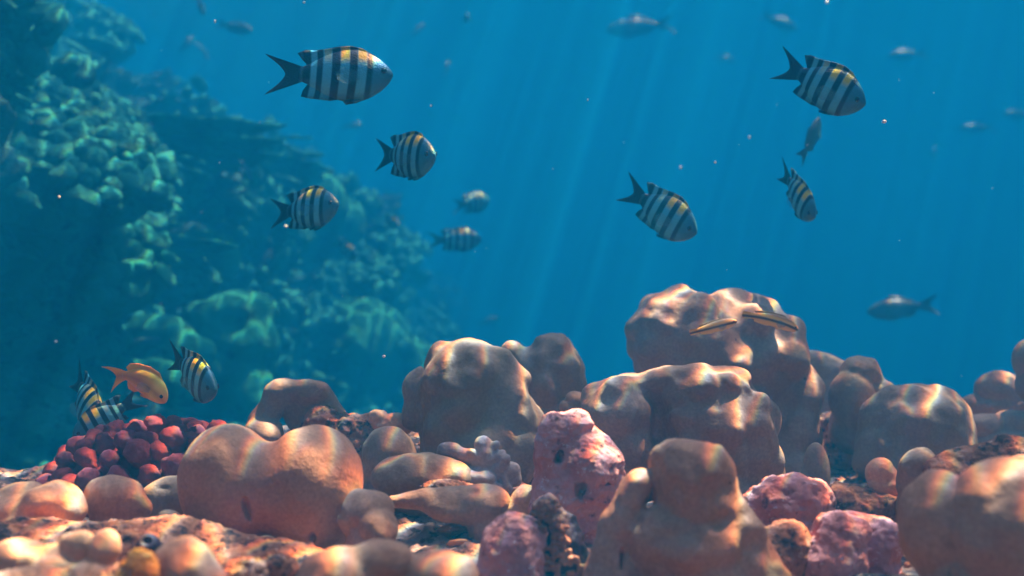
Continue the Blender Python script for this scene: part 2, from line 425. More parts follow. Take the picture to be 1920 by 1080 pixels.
blob('lobed_coral', 'low orange tan coral lobes at the far left edge under the red coral', CORAL, 0.92, 18,
     [('e', 28, 930, 46, 26, 40), ('e', 95, 948, 58, 40), ('c', -40, 968, 38, 60, 968, 36), ('e', 135, 955, 26, 24), ('e', 60, 1004, 104, 40)], M_ORANGE, seed=3, **LOBE)
blob('rounded_coral', 'rounded tan coral hump sitting between orange lobes and the two-lobed coral', CORAL, 0.95, 16,
     [('e', 213, 938, 54, 45), ('e', 243, 952, 38, 28), ('e', 188, 950, 32, 26), ('e', 215, 990, 52, 42)], M_TAN, seed=4, **LOBE)
blob('dimpled_coral', 'grey dimpled coral pressed against the side of the big two-lobed coral', CORAL, 1.02, 12,
     [('e', 308, 938, 48, 42), ('e', 338, 932, 44, 38), ('E', 318, 915, 14, 6, -42, 14), ('e', 310, 962, 54, 25), ('e', 320, 996, 52, 44)], M_GREY, seed=5, **LOBE)
blob('knob_coral', 'small pale pebble-like coral knob at the foot of the dimpled coral', CORAL, 0.90, 6,
     [('e', 318, 968, 20, 12), ('e', 330, 972, 14, 9), ('e', 322, 988, 17, 18)], M_GREY, seed=6, vox=2)
blob('crusted_rock', 'long rough crusted rock ledge across the bottom left corner', 'rock', 0.86, 40,
     [('e', 150, 1092, 420, 108, 10, 130), ('e', 480, 1092, 170, 78, -10, 110), ('e', 30, 1050, 160, 55, 20, 90), ('e', 300, 1035, 130, 50, 15, 80)], M_TURF, seed=7, vox=3.4, lump=(7, 70, 3), rough=(4.2, 26, 4))
blob('lobed_coral', 'string of glowing orange coral lobes on the crusted rock at bottom left', CORAL, 0.72, 14,
     [('e', 34, 1046, 56, 40), ('c', 70, 1046, 24, 150, 1036, 24), ('e', 148, 1020, 28, 30), ('e', 198, 1030, 28, 38), ('e', 110, 1062, 60, 30), ('e', 100, 1100, 92, 52), ('e', 185, 1090, 50, 50)], M_ORANGE, seed=8, **LOBE)
blob('domed_coral', 'smooth egg shaped tan coral dome in front of the crusted rock ledge', CORAL, 0.68, 12,
     [('e', 345, 1070, 60, 60), ('e', 360, 1090, 62, 50), ('e', 352, 1150, 60, 62)], M_TAN, seed=9, **LOBE)
blob('round_hole', 'dark round sponge on the crusted rock beside the egg shaped dome', 'hole', 0.79, 6,
     [('e', 279, 1022, 22, 20), ('E', 279, 1012, 9, 7, -16, 9), ('e', 279, 1055, 19, 30)], M_DARK, seed=10, vox=2)  # near-black ball put in to stand for a dark hole
blob('crusted_stone', 'small golden crusted stone below the dark round sponge', 'rock', 0.66, 8,
     [('e', 266, 1070, 30, 34), ('e', 250, 1084, 30, 26), ('e', 262, 1125, 32, 56)], M_GOLD, seed=11, vox=2.4, rough=(4, 16, 3))
for i, (x, y, rx, ry, D) in enumerate([(60, 1092, 60, 26, .66), (160, 1085, 45, 24, .67), (215, 1082, 34, 22, .66), (455, 1075, 40, 26, .72), (520, 1062, 36, 20, .78)]):
    blob('crusted_stone', ['flat orange crusted stone in the bottom left corner', 'orange crusted stone right below the glowing coral lobes', 'small orange stone beside the golden crusted stone',
          'bright speckled stone right of the egg shaped dome', 'pinkish stone on the ledge under the saddle-backed coral'][i], 'rock', D, 10,
         [('e', x, y, rx, ry), ('e', x + rx * .4, y + 6, rx * .6, ry * .7), ('e', x, y + 48, rx * .95, 56)], M_TURF if i > 2 else M_ORANGE, seed=120 + i, vox=2.4, lump=(4, 30, 2), rough=(4.5, 15, 3))
blob('lobed_coral', 'pinkish brown coral humps along the bottom edge left of the lilac rock', CORAL, 0.70, 18,
     [('e', 645, 1082, 84, 56), ('e', 715, 1050, 62, 38), ('e', 828, 1084, 70, 50), ('e', 770, 1095, 50, 40, 20), ('e', 720, 1150, 120, 56)], M_TAN, seed=12, **LOBE)
blob('domed_coral', 'tan coral dome under the crumbly rubble, right of the saddle-backed coral', CORAL, 1.15, 10,
     [('e', 728, 860, 50, 60), ('e', 732, 880, 54, 45), ('e', 732, 915, 50, 36)], M_GREY, seed=13, **LOBE)
blob('flat_coral', 'flattened pillow shaped grey coral in front of the shaded coral head', CORAL, 1.08, 16,
     [('e', 772, 893, 76, 40), ('e', 835, 898, 50, 32), ('c', 855, 900, 22, 885, 912, 14), ('e', 790, 938, 66, 36)], M_GREY, seed=14, **LOBE)
blob('flat_coral', 'long tongue shaped tan coral overhanging the dark rubble pit', CORAL, 1.0, 16,
     [('c', 738, 942, 12, 890, 940, 30), ('e', 905, 944, 56, 34), ('e', 850, 955, 60, 28), ('E', 885, 915, 14, 7, -26, 10), ('e', 925, 992, 44, 44)], M_TAUPE, seed=15, **LOBE)
blob('domed_coral', 'little orange coral dome tucked against the pink rock pillar', CORAL, 1.0, 8,
     [('e', 984, 944, 34, 38), ('e', 970, 960, 34, 30), ('e', 978, 990, 34, 44)], M_ORANGE, seed=16, **LOBE)
blob('lobed_coral', 'pair of small brown coral bumps at the foot of the saddle-backed coral', CORAL, 0.9, 8,
     [('e', 684, 962, 48, 42, 25), ('e', 708, 990, 37, 37, -10), ('e', 660, 985, 30, 30, 20), ('e', 690, 1025, 46, 44)], M_TAUPE, seed=17, **LOBE)
blob('rubble_stone', 'bright crusted rubble stone wedged beneath the pillow shaped coral', 'rock', 1.05, 8,
     [('e', 832, 916, 44, 15), ('e', 860, 920, 26, 12)], M_TURF, seed=18, vox=2, rough=(3, 12, 3))
blob('rubble_stone', 'crumbly rubble rock leaning behind the right lobe of the saddle-backed coral', 'rock', 1.3, 16,
     [('e', 655, 826, 78, 44), ('e', 610, 806, 44, 34), ('e', 690, 815, 60, 34)], M_TURF, seed=19, vox=2.6, lump=(6, 50, 3), rough=(4.5, 20, 4))
blob('knobby_coral', 'little knobby orange coral on top of the crumbly rubble rock', CORAL, 1.27, 8,
     [('e', 708, 787, 20, 16), ('e', 742, 794, 27, 20), ('e', 725, 800, 30, 14), ('e', 762, 800, 12, 14)], M_ORANGE, seed=20, vox=2.2, lump=(3, 20, 2))
blob('massive_coral', 'tall shaded grey brown coral head with orange lit top behind the tongue coral', CORAL, 1.25, 26,
     [('e', 870, 755, 88, 100), ('e', 838, 745, 54, 88), ('e', 900, 705, 82, 55), ('e', 940, 775, 62, 78), ('e', 905, 850, 115, 80), ('e', 850, 668, 36, 26), ('e', 905, 672, 34, 26),
      ('e', 985, 806, 38, 34), ('e', 952, 722, 34, 42), ('e', 848, 810, 66, 110), ('e', 780, 745, 27, 64, 40)], M_GREY, seed=21, lump=(5, 45, 2), bulge=(60, 28))
blob('lobed_coral', 'slender grey coral with three rounded lobes behind the shaded coral head', CORAL, 1.4, 10,
     [('e', 1034, 692, 54, 70), ('e', 965, 670, 28, 28), ('e', 998, 692, 38, 46), ('e', 1022, 724, 27, 40, -40), ('e', 1062, 725, 34, 62), ('e', 1030, 790, 62, 60)], M_GREY, seed=22, lump=(4, 40, 2), bulge=(44, 14))
blob('knob_coral', 'tiny round coral knob at the gap beside the three-lobed slender coral', CORAL, 1.3, 6,
     [('e', 1077, 752, 20, 17), ('e', 1070, 766, 26, 16)], M_GREY, seed=23, vox=2)
blob('branching_coral', 'stubby lilac grey branching coral against the shaded coral head', CORAL, 1.10, 9,
     [('c', 905, 905, 22, 904, 832, 17), ('c', 905, 868, 18, 850, 848, 14), ('c', 850, 848, 14, 832, 845, 15), ('c', 905, 876, 18, 955, 886, 16), ('c', 920, 860, 14, 935, 858, 12),
      ('c', 880, 890, 18, 850, 876, 13), ('e', 888, 896, 44, 18, -16), ('c', 955, 886, 12, 962, 898, 12), ('e', 895, 915, 60, 22), ('c', 868, 868, 10, 866, 850, 9), ('c', 912, 850, 9, 926, 836, 8), ('c', 935, 882, 10, 946, 862, 9, -8, -12), ('c', 880, 885, 10, 872, 905, 9, -14, -24), ('c', 896, 862, 9, 884, 846, 8, -6, -12), ('c', 944, 890, 9, 952, 912, 8, -10, -16), ('c', 838, 846, 8, 826, 858, 8), ('c', 905, 890, 10, 915, 900, 9, -18, -28)], M_LILAC, seed=24, vox=2.4, lump=(3, 22, 2))
blob('rock_pillar', 'upright pink crusted rock pillar with dark holes in the middle', 'rock', 0.98, 18,
     [('e', 1052, 842, 42, 62), ('e', 1093, 882, 62, 66), ('e', 1068, 935, 60, 100), ('e', 1095, 1000, 46, 95), ('c', 1036, 792, 22, 1122, 868, 42), ('c', 1036, 800, 25, 1035, 960, 28), ('e', 1075, 798, 26, 28), ('e', 1130, 905, 34, 60),
      ('E', 1048, 850, 11, 15, -48, 34), ('E', 1128, 904, 13, 7, -52, 34), ('E', 1082, 920, 15, 19, -66, 34)], M_PINK, seed=25, vox=2.4, lump=(6, 45, 3), rough=(6.0, 64, 5))
blob('crusted_rock', 'lilac pink crusted rock slab leaning left of the brown soft coral', 'rock', 0.84, 16,
     [('e', 958, 1055, 62, 98), ('e', 972, 1004, 46, 48), ('e', 950, 1090, 66, 60)], M_PINK2, seed=26, vox=2.4, lump=(6, 45, 3), rough=(1.8, 20, 4))
blob('massive_coral', 'broad brown coral mound of rounded lobes behind the pink pillar', CORAL, 1.2, 18,
     [('e', 1162, 780, 72, 80), ('e', 1168, 838, 66, 56), ('e', 1300, 738, 74, 52), ('e', 1335, 795, 96, 78), ('e', 1405, 800, 52, 76), ('e', 1375, 866, 62, 78), ('e', 1290, 860, 66, 66, -10),
      ('e', 1426, 872, 36, 74), ('e', 1210, 722, 58, 26, 10), ('e', 1362, 722, 48, 34), ('e', 1442, 905, 26, 40), ('e', 1260, 790, 34, 50), ('e', 1330, 920, 110, 60), ('e', 1180, 900, 60, 60),
      ('C', 1232, 760, 7, 1228, 850, 10, -64, -60)], M_TAUPE, seed=27, lump=(5, 40, 2), bulge=(62, 36))
blob('massive_coral', 'tallest tan coral mound with twin bumps rising into open blue water', CORAL, 1.5, 26,
     [('e', 1285, 625, 102, 70), ('e', 1385, 615, 78, 58), ('e', 1290, 577, 46, 34), ('e', 1375, 577, 40, 32), ('e', 1230, 650, 50, 76), ('e', 1330, 670, 120, 80), ('e', 1448, 662, 66, 72), ('e', 1490, 775, 50, 125),
      ('e', 1420, 730, 60, 95), ('e', 1455, 870, 70, 80), ('e', 1330, 760, 140, 90, 20), ('C', 1448, 700, 8, 1442, 770, 6, -62, -62), ('C', 1335, 555, 8, 1332, 600, 6, -20, -66)], M_TAUPE, seed=28, lump=(6, 45, 2), bulge=(72, 42))
blob('lobed_coral', 'front brown coral with a rounded head and a finger lobe, below the lobed mound', CORAL, 0.82, 26,
     [('c', 1190, 906, 30, 1166, 978, 34, 6, 6), ('c', 1166, 978, 34, 1126, 1100, 36, 6, 0), ('e', 1294, 894, 70, 70), ('e', 1330, 902, 44, 64), ('c', 1240, 866, 22, 1272, 850, 28, 14, 0), ('e', 1270, 852, 36, 30),
      ('c', 1342, 905, 34, 1366, 990, 52), ('c', 1366, 990, 52, 1432, 1110, 58), ('e', 1288, 1022, 96, 72, -12), ('e', 1220, 1012, 38, 58, -24), ('e', 1300, 1100, 115, 64, -10), ('e', 1175, 1100, 50, 64),
      ('e', 1302, 945, 70, 54, -4), ('E', 1166, 1046, 9, 26, -40, 26)], M_TAN, seed=29, vox=3.0, lump=(5, 40, 2), bulge=(56, 15))
for i, (label, D, parts, m) in enumerate([
    ('smooth pink crusted boulder right of the brown finger lobed coral', 1.0, [('e', 1465, 945, 80, 46), ('e', 1500, 935, 60, 38), ('e', 1430, 965, 50, 40), ('e', 1465, 990, 80, 44)], M_PINK),
    ('rust brown crusted boulder behind the two pink boulders', 1.02, [('e', 1615, 955, 76, 46), ('e', 1585, 945, 60, 38), ('e', 1605, 990, 80, 44)], M_TURF),
    ('pink boulder with rounded front at the bottom edge beside the dark gap', 0.88, [('e', 1560, 1050, 62, 76), ('e', 1575, 1000, 50, 36)], M_PINK),
    ('pink lit boulder against the creased coral in the bottom right corner', 0.91, [('e', 1640, 1018, 54, 52), ('e', 1610, 1000, 50, 34), ('e', 1635, 1065, 52, 50)], M_PINK2),
    ('dark rust crusted stone low between the pink boulders and the finger coral', 0.88, [('e', 1440, 1052, 64, 58), ('e', 1480, 1030, 46, 50)], M_TURF)]):
    blob('crusted_rock', label, 'rock', D, 14, parts, m, seed=30 + i, vox=2.6, lump=(9, 50, 3), rough=(2.2, 22, 4))
blob('domed_coral', 'large dark grey brown coral dome on the right with a dimpled face', CORAL, 1.4, 24,
     [('e', 1715, 802, 98, 82), ('e', 1700, 860, 96, 80), ('e', 1742, 840, 82, 84), ('e', 1672, 775, 48, 44), ('e', 1760, 770, 48, 42), ('E', 1700, 778, 22, 16, -104, 14)], M_GREY, seed=36, lump=(5, 45, 2), bulge=(52, 16))
blob('lobed_coral', 'small lobed coral with an orange lit top left of the dark dome', CORAL, 1.5, 10,
     [('e', 1608, 702, 36, 34), ('e', 1592, 752, 44, 54, -16), ('c', 1628, 690, 16, 1650, 725, 12), ('e', 1650, 735, 30, 20), ('e', 1600, 800, 46, 50)], M_GREY, seed=37, lump=(3, 30, 2))
blob('coral_ridge', 'grey coral shoulder sloping down behind the tallest mound', CORAL, 1.7, 20,
     [('c', 1525, 690, 30, 1575, 705, 30), ('e', 1545, 740, 48, 70), ('e', 1560, 790, 70, 60)], M_GREY, seed=38, lump=(4, 30, 2))
blob('rubble_stone', 'shadowed brown reef rock in the gap between tallest mound and dark dome', 'rock', 1.55, 14,
     [('e', 1570, 860, 72, 80), ('e', 1590, 815, 50, 46), ('e', 1545, 900, 60, 60)], M_TURF, seed=39, vox=2.8, lump=(6, 40, 3), rough=(5, 24, 4))
blob('knob_coral', 'slim pointed coral knob in the shadowed gap behind the pink boulder', CORAL, 1.3, 8,
     [('e', 1530, 890, 26, 56), ('e', 1520, 915, 30, 40)], M_GREY, seed=40, vox=2.6)
blob('rubble_stone', 'knobbly brown reef rock behind the dark dome at the right edge', 'rock', 1.75, 16,
     [('e', 1870, 810, 96, 48), ('e', 1840, 830, 80, 50), ('e', 1930, 800, 60, 40)], M_TURF, seed=41, vox=2.6, lump=(8, 40, 3), rough=(3, 22, 3))
blob('lobed_coral', 'rounded tan coral head on the knobbly rock at the right edge', CORAL, 1.7, 10,
     [('e', 1874, 732, 44, 40), ('e', 1912, 740, 28, 34), ('e', 1826, 756, 24, 17), ('e', 1870, 760, 60, 20)], M_TAUPE, seed=42, lump=(3, 30, 2))
blob('knob_coral', 'dark coral knob cut by the right edge above the rounded tan head', CORAL, 1.6, 10,
     [('e', 1932, 675, 34, 40), ('e', 1945, 720, 40, 40)], M_GREY, seed=43)
blob('lobed_coral', 'low pale coral bumps at the right edge below the rounded tan head', CORAL, 1.6, 8,
     [('e', 1905, 796, 42, 24), ('e', 1852, 800, 40, 20), ('e', 1940, 815, 40, 30), ('e', 1890, 845, 74, 44)], M_TAUPE, seed=44, lump=(3, 30, 2))
blob('lobed_coral', 'big creased brown coral with a lit rim in the bottom right corner', CORAL, 0.74, 5,
     [('e', 1770, 992, 73, 112, 24), ('e', 1872, 988, 106, 132, -30), ('e', 1940, 936, 104, 88, -20), ('e', 1850, 1095, 120, 80), ('E', 1766, 1068, 7, 28, -62, 14), ('e', 1850, 1160, 112, 76)], M_TAN, seed=45, vox=3.0, lump=(4, 55, 2), bulge=(72, 14))
blob('knob_coral', 'small two-tone coral knob at the foot of the dark dome', CORAL, 1.02, 8,
     [('e', 1655, 892, 30, 32), ('e', 1662, 912, 34, 26, -8), ('e', 1662, 945, 36, 40)], M_ORANGE, seed=46, vox=2.4, lump=(3, 30, 2))
blob('knob_coral', 'blunt cone shaped coral knob between the dark dome and the creased coral', CORAL, 0.98, 10,
     [('e', 1724, 888, 40, 44), ('e', 1730, 915, 46, 36), ('e', 1730, 955, 46, 44)], M_GREY, seed=47, vox=2.4, lump=(3, 30, 2))
blob('crusted_rock', 'white lit sloping rock ridge behind the big creased coral', 'rock', 0.95, 16,
     [('c', 1765, 888, 32, 1880, 858, 34), ('e', 1900, 870, 70, 46), ('e', 1830, 890, 70, 32), ('e', 1830, 935, 84, 44)], M_TURF, seed=48, vox=2.4, lump=(4, 40, 2), rough=(1.8, 18, 3))

def rubble():
    rnd = random.Random(4); Vs, Ts, off = [], [], 0; v, t = ICO2
    for i in range(2600):
        x, y = rnd.uniform(-.8, 1.0), rnd.uniform(.5, 2.0)
        if y > reef_edge(x): continue
        z = float(ground_z(np.array([x]), np.array([y]))[0]); r_ = .003 + .011 * rnd.random() ** 3
        e = v * (1 + .35 * vnoise(v * 1.3, i)[:, None]) * np.array((rnd.uniform(.6, 1.5), rnd.uniform(.6, 1.3), rnd.uniform(.4, .9))) * r_
        Vs.append(e @ np.array(Euler((rnd.uniform(-.5, .5), rnd.uniform(-.5, .5), rnd.uniform(0, 6))).to_matrix()) + np.array((x, y, z + .002))); Ts.append(t + off); off += len(v)
    new_obj('coral_rubble', mesh_from(np.concatenate(Vs), np.concatenate(Ts)), M_TURF)['kind'] = 'stuff'
rubble()

# red knobby coral: a base with separate knobs
def red_coral():
    rnd = random.Random(5); D = 1.15; s = D / F
    root = empty('knobby_coral'); c = P(298, 938, D); root.location = c
    tag(root, 'dark red knobby coral cluster beside the big two-lobed tan coral', CORAL)
    rad = np.array((206, 150, 128)) * s
    V, Q = blob_mesh(D, 10, [('e', 298, 938, 198, 124, 0, 140)], vox=5, lump=(5, 40, 2), seed=50)
    new_obj('base', mesh_from(V - c, Q), M_RED, root)
    pts = []
    for _ in range(6000):
        v = Vector((rnd.gauss(0, 1), rnd.gauss(0, 1), rnd.gauss(0, 1))).normalized()
        if v.z < -0.15 or v.y > 0.55: continue
        p = np.array(v) * rad
        if all(np.linalg.norm(p - q[0]) > 31 * s for q in pts): pts.append((p, v))
        if len(pts) > 98: break
    for i, (p, v) in enumerate(pts):
        r = rnd.uniform(16, 23); L = rnd.uniform(6, 17)
        n = Vector((v.x / rad[0], v.y / rad[1], v.z / rad[2])).normalized()
        t = n.cross(Vector((rnd.gauss(0, 1), rnd.gauss(0, 1), rnd.gauss(0, 1)))).normalized(); b = n.cross(t)
        h = 3.2; gx = np.arange(-60, 61, h * 1.6)
        g = np.stack(np.meshgrid(gx, gx, gx, indexing='ij'), -1).reshape(-1, 3)
        gw = g + np.stack([vnoise(g / 26, 300 + i + k * 100) for k in range(3)], 1) * 5
        ax = np.array((0, 0, 1.0))
        d = d_cone(gw, -ax * 18, ax * L, r * 0.8, r)
        off = np.array((rnd.uniform(7, 14), rnd.uniform(-6, 6), L * rnd.uniform(.3, .9)))
        d = smin(d, np.linalg.norm(gw - off, axis=1) - r * 0.7, 8)
        d = smin(d, np.linalg.norm(gw - off * np.array((-.8, 1.4, .7)), axis=1) - r * 0.6, 6)
        Vk, Qk = surface_nets(d.reshape(len(gx), len(gx), len(gx)), np.array((-60.0,) * 3), h * 1.6)
        Vk = Vk + normals_of(Vk, Qk) * (fbm(Vk, 7, 3, i) * 2.0)[:, None]
        B = np.array((t, b, n))
        o = new_obj('knob', mesh_from((Vk @ B) * s, Qk), M_RED, root)
        o.location = p
red_coral()

# brown soft coral: dark base with clusters of stubby polyps
def soft_coral():
    rnd = random.Random(9); D = 0.86; s = D / F; c = P(1040, 1060, D)
    root = empty('soft_coral', c); tag(root, 'dark brown tufted soft coral growing at the foot of the pink pillar', CORAL)
    V, Q = blob_mesh(D, 14, [('e', 1045, 1040, 58, 88, 0, 40), ('e', 1025, 985, 36, 56, 0, 30), ('e', 1075, 1075, 36, 50)], vox=3, lump=(5, 24, 3), seed=51)
    new_obj('base', mesh_from(V - c, Q), M_DARK, root)
    sp = [(1010, 985), (1044, 978), (1000, 1022), (1038, 1022), (1028, 1052), (1062, 1040), (1016, 950), (1068, 1078), (1005, 1058), (1090, 1066), (1040, 1085), (1030, 945), (1050, 1000)]
    for i, (x, y) in enumerate(sp):
        q = []
        for k in range(9):
            a = k / 9 * 6.283 + rnd.uniform(-.3, .3); rr = rnd.uniform(10, 19)
            if k == 8: rr = 0
            q.append(('c', x, y, 5.5, x + rr * math.cos(a), y + rr * math.sin(a), rnd.uniform(4.2, 6.0), -40, -48 - (6 if k == 8 else rnd.uniform(0, 5))))
        V, Q = blob_mesh(D, 3.5, q, vox=1.7, lump=(1.0, 8, 2), seed=60 + i)
        new_obj('polyp_cluster', mesh_from(V - c, Q), M_POLYP, root)
soft_coral()

# ------------------------------------------------------------------ growth on the far slope
def frame(n):
    n = Vector(n).normalized(); t = n.orthogonal().normalized(); return np.array((t, n.cross(t), n))
def place(name, label, px, py, V, T, m, rot=None, group=None, sink=0.0, up=0.6):
    loc, n, d = hit(px, py)
    if loc is None: return None
    me = mesh_from(V, T)
    o = new_obj(name, me, m); n2 = (n * (1 - up) + Vector((0, 0, 1)) * up).normalized()
    o.location = loc - n * sink; o.rotation_euler = n2.to_track_quat('Z', 'Y').to_euler()
    return tag(o, label, CORAL, group)
def thicket(rnd, rx, ry, h, n, size, flat=0.5):
    """a low cushion of many stubby branch tips"""
    Vs, Ts, off = [], [], 0
    V, T = ICO2; b = V * np.array((rx, ry, h * 0.75)); b = b + (fbm(b, 0.1, 2, rnd.randrange(999)) * 0.02)[:, None]
    Vs.append(b); Ts.append(T); off += len(V)
    v1, t1 = ICO1
    for _ in range(n):
        a = rnd.uniform(0, 6.283); q = math.sqrt(rnd.random()); x, y = q * math.cos(a), q * math.sin(a)
        z = math.sqrt(max(0, 1 - q * q * 0.92))
        nrm = np.array((x / rx * 0.06, y / ry * 0.06, z)); B = frame(nrm + np.array((rnd.gauss(0, .25), rnd.gauss(0, .25), 0.3)))
        sz = size * rnd.uniform(0.6, 1.35)
        e = v1 * np.array((sz * rnd.uniform(.7, 1.3), sz * rnd.uniform(.6, 1.1), sz * rnd.uniform(0.7, 1.9) * flat))
        e = e * (1 + 0.2 * np.random.RandomState(rnd.randrange(9999)).randn(len(e), 1) * 0.6)
        Vs.append(e @ B + np.array((x * rx, y * ry, z * h * 0.8))); Ts.append(t1 + off); off += len(v1)
    return np.concatenate(Vs), np.concatenate(Ts)
def lumps(rnd, spec, vox=0.02, k=0.05, amp=0.012):
    """massive far coral from ellipsoids in metres"""
    spec = [(np.array(c, float), np.array(r, float)) for c, r in spec]
    lo = np.min([c - r for c, r in spec], 0) - 3 * vox; hi = np.max([c + r for c, r in spec], 0) + 3 * vox
    n = np.ceil((hi - lo) / vox).astype(int) + 1
    g = np.stack(np.meshgrid(*[lo[i] + vox * np.arange(n[i]) for i in range(3)], indexing='ij'), -1).reshape(-1, 3)
    d = None
    for c, r in spec:
        e = d_ell(g, c, r); d = e if d is None else smin(d, e, k)
    V, Q = surface_nets(d.reshape(n), lo, vox)
    return V + normals_of(V, Q) * (fbm(V, 0.12, 3, rnd.randrange(999)) * amp)[:, None], Q
def plates(rnd, r, n):
    """stack of thin ragged shelves"""
    Vs, Ts, off = [], [], 0
    for i in range(n):
        m = 26; ph = rnd.uniform(0, 6.28); rr = r * rnd.uniform(0.55, 1.0); cx, cy, cz = rnd.uniform(-.4, .4) * r, rnd.uniform(-.4, .4) * r, i * r * 0.22
        ring = []
        for ring_k, (q, dz) in enumerate(((0.05, 0), (0.6, 0.03 * r), (1.0, 0.16 * r), (0.97, 0.10 * r), (0.5, -0.05 * r), (0.05, -0.2 * r))):
            for j in range(m):
                a = j / m * 6.283; w_ = 1 + 0.14 * math.sin(3 * a + ph) + 0.09 * math.sin(7 * a + 2 * ph) + 0.05 * math.sin(13 * a)
                ring.append((cx + q * rr * w_ * math.cos(a), cy + q * rr * w_ * math.sin(a), cz + dz + 0.02 * r * math.sin(5 * a + ph) * q))
        Vs.append(np.array(ring))
        q = [(k * m + j, (k + 1) * m + j, (k + 1) * m + (j + 1) % m, k * m + (j + 1) % m) for k in range(5) for j in range(m)]
        Ts.append(np.array(q) + off); off += len(ring)
    return np.concatenate(Vs), np.concatenate(Ts)[:, ::-1]

rw = random.Random(31)
G1 = 'stubby coral thickets on the far reef slope'
TH = [(40, 190, .30, 'pale stubby coral thicket crowning the ledge at the left edge'), (130, 250, .34, 'wide pale stubby coral thicket on the sunlit middle ledge of the slope'), (60, 310, .32, 'pale stubby thicket low on the sunlit ledge by the left edge'),
      (215, 300, .30, 'bright stubby coral thicket at the tip of the sunlit ledge'), (150, 375, .28, 'stubby coral thicket below the sunlit ledge'), (265, 345, .20, 'small stubby thicket under the tip of the sunlit ledge'),
      (90, 500, .30, 'dull green cushion of stubby coral in shade at the left edge'), (560, 580, .26, 'bluish stubby coral cushion right of the big olive coral'), (690, 470, .30, 'pale coral cushion beside the striped fish in the middle of the slope'),
      (130, 60, .34, 'faint stubby thicket high in the top left corner'), (250, 110, .30, 'faint stubby thicket below the upper ledge'), (430, 210, .42, 'faint ragged coral cushion on the slope crest under the largest fish'),
      (300, 520, .18, 'small pale stubby coral above the big olive coral'), (620, 520, .34, 'ragged blue green coral cushion low on the far slope'), (760, 620, .5, 'hazy coral cushion where the slope fades into blue'),
      (30, 850, .12, 'yellowish coral tuft at the left edge beside the red knobby coral'), (60, 770, .14, 'teal coral tuft low at the left edge'), (680, 740, .24, 'teal stubby coral behind the crumbly rubble'), (35, 620, .16, 'dim teal coral cushion in the dark lower left of the slope'), (130, 640, .14, 'dim teal tuft right of another low on the dark slope'), (210, 600, .12, 'small teal tuft on the dark slope above the orange fish'), (40, 710, .12, 'dim coral tuft at the left edge above the red coral'), (330, 620, .12, 'little yellow green coral tuft on the olive coral')]
for i, (px, py, r, lab) in enumerate(TH):
    V, T = thicket(rw, r, r * rw.uniform(.7, 1), r * .45, int(150 + 200 * r), 0.030 + 0.02 * r)
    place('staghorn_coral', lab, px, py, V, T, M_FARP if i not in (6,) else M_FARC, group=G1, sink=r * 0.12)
CLEAR = []
def slope_coral(label, px, py, k, parts, seed, out=0.22):
    loc, n, d = hit(px, py)
    D = Vector(loc).dot(Vector((0, CP, SP))) - out
    CLEAR.append((Vector(loc), 0.34))
    blob('massive_coral', label, CORAL, D, k, parts, M_FARC, vox=3.6, lump=(4, 45, 2), seed=seed)
slope_coral('big smooth olive green coral with folded lobes in the middle of the far slope', 450, 640, 16,
    [('e', 435, 588, 78, 44, 25), ('e', 480, 645, 42, 62), ('c', 375, 590, 30, 450, 665, 40, 0, -15), ('e', 425, 640, 70, 60, 40), ('e', 470, 690, 40, 40, 20)], 201)
slope_coral('smooth olive green coral hump just below the folded olive coral', 430, 700, 14,
    [('e', 425, 705, 62, 52), ('e', 475, 722, 38, 46, -10), ('e', 390, 735, 50, 40, 10), ('c', 430, 720, 30, 500, 770, 34, -20, -20)], 202)
slope_coral('low teal coral mound left of the folded olive coral', 290, 620, 14,
    [('e', 290, 625, 74, 36), ('e', 238, 640, 36, 34), ('e', 345, 660, 60, 38, -10), ('e', 285, 668, 60, 30, -20)], 203)
slope_coral('teal coral hump behind the orange fish', 260, 700, 12,
    [('e', 235, 700, 42, 34), ('e', 290, 705, 50, 32), ('e', 330, 730, 50, 40)], 204)
slope_coral('teal coral block with an overhanging lip under the sunlit ledge', 190, 400, 12,
    [('e', 170, 395, 66, 30), ('c', 130, 392, 22, 230, 412, 26, -20, -20), ('e', 215, 430, 34, 46, 10)], 205)
OL = [(70, 505, [((0, 0, 0), (.22, .22, .15)), ((.15, .1, .02), (.16, .16, .12))], 'large shaded coral dome under the stubby thickets at left'),
      (370, 470, [((0, 0, 0), (.17, .16, .12))], 'blue grey coral mound in the middle of the slope'),
      (540, 370, [((0, 0, 0), (.3, .3, .18)), ((.25, 0, -.1), (.2, .2, .15))], 'hazy coral mound behind the banded fish'),
      (650, 640, [((0, 0, 0), (.3, .3, .22)), ((.25, 0, -.1), (.2, .2, .15))], 'hazy blue coral mound low on the far slope'),
      (120, 740, [((0, 0, 0), (.12, .12, .08)), ((.09, 0, .0), (.07, .08, .06))], 'dim teal coral mound behind the two striped fish')]
for px, py, spec, lab in OL:
    V, Q = lumps(rw, spec)
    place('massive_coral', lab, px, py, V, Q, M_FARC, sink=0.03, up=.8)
PL = [(170, 105, .13, 'faint plate coral under the top ledge'), (290, 455, .16, 'pale bracket coral in the middle of the slope'), (345, 485, .14, 'bright curved bracket coral above the olive coral'),
      (490, 345, .2, 'hazy plate coral behind the banded fish tail'), (390, 300, .24, 'blue plate coral right of the sunlit ledge'), (700, 520, .22, 'hazy plate coral at the far end of the slope'), (590, 700, .2, 'teal plate coral behind the coral arch'), (350, 380, .2, 'teal plate coral between ledge and banded fish')]
for px, py, r, lab in PL:
    V, Q = plates(rw, r, 3)
    place('plate_coral', lab, px, py, V, Q, M_FARP, sink=0.02, up=.85)
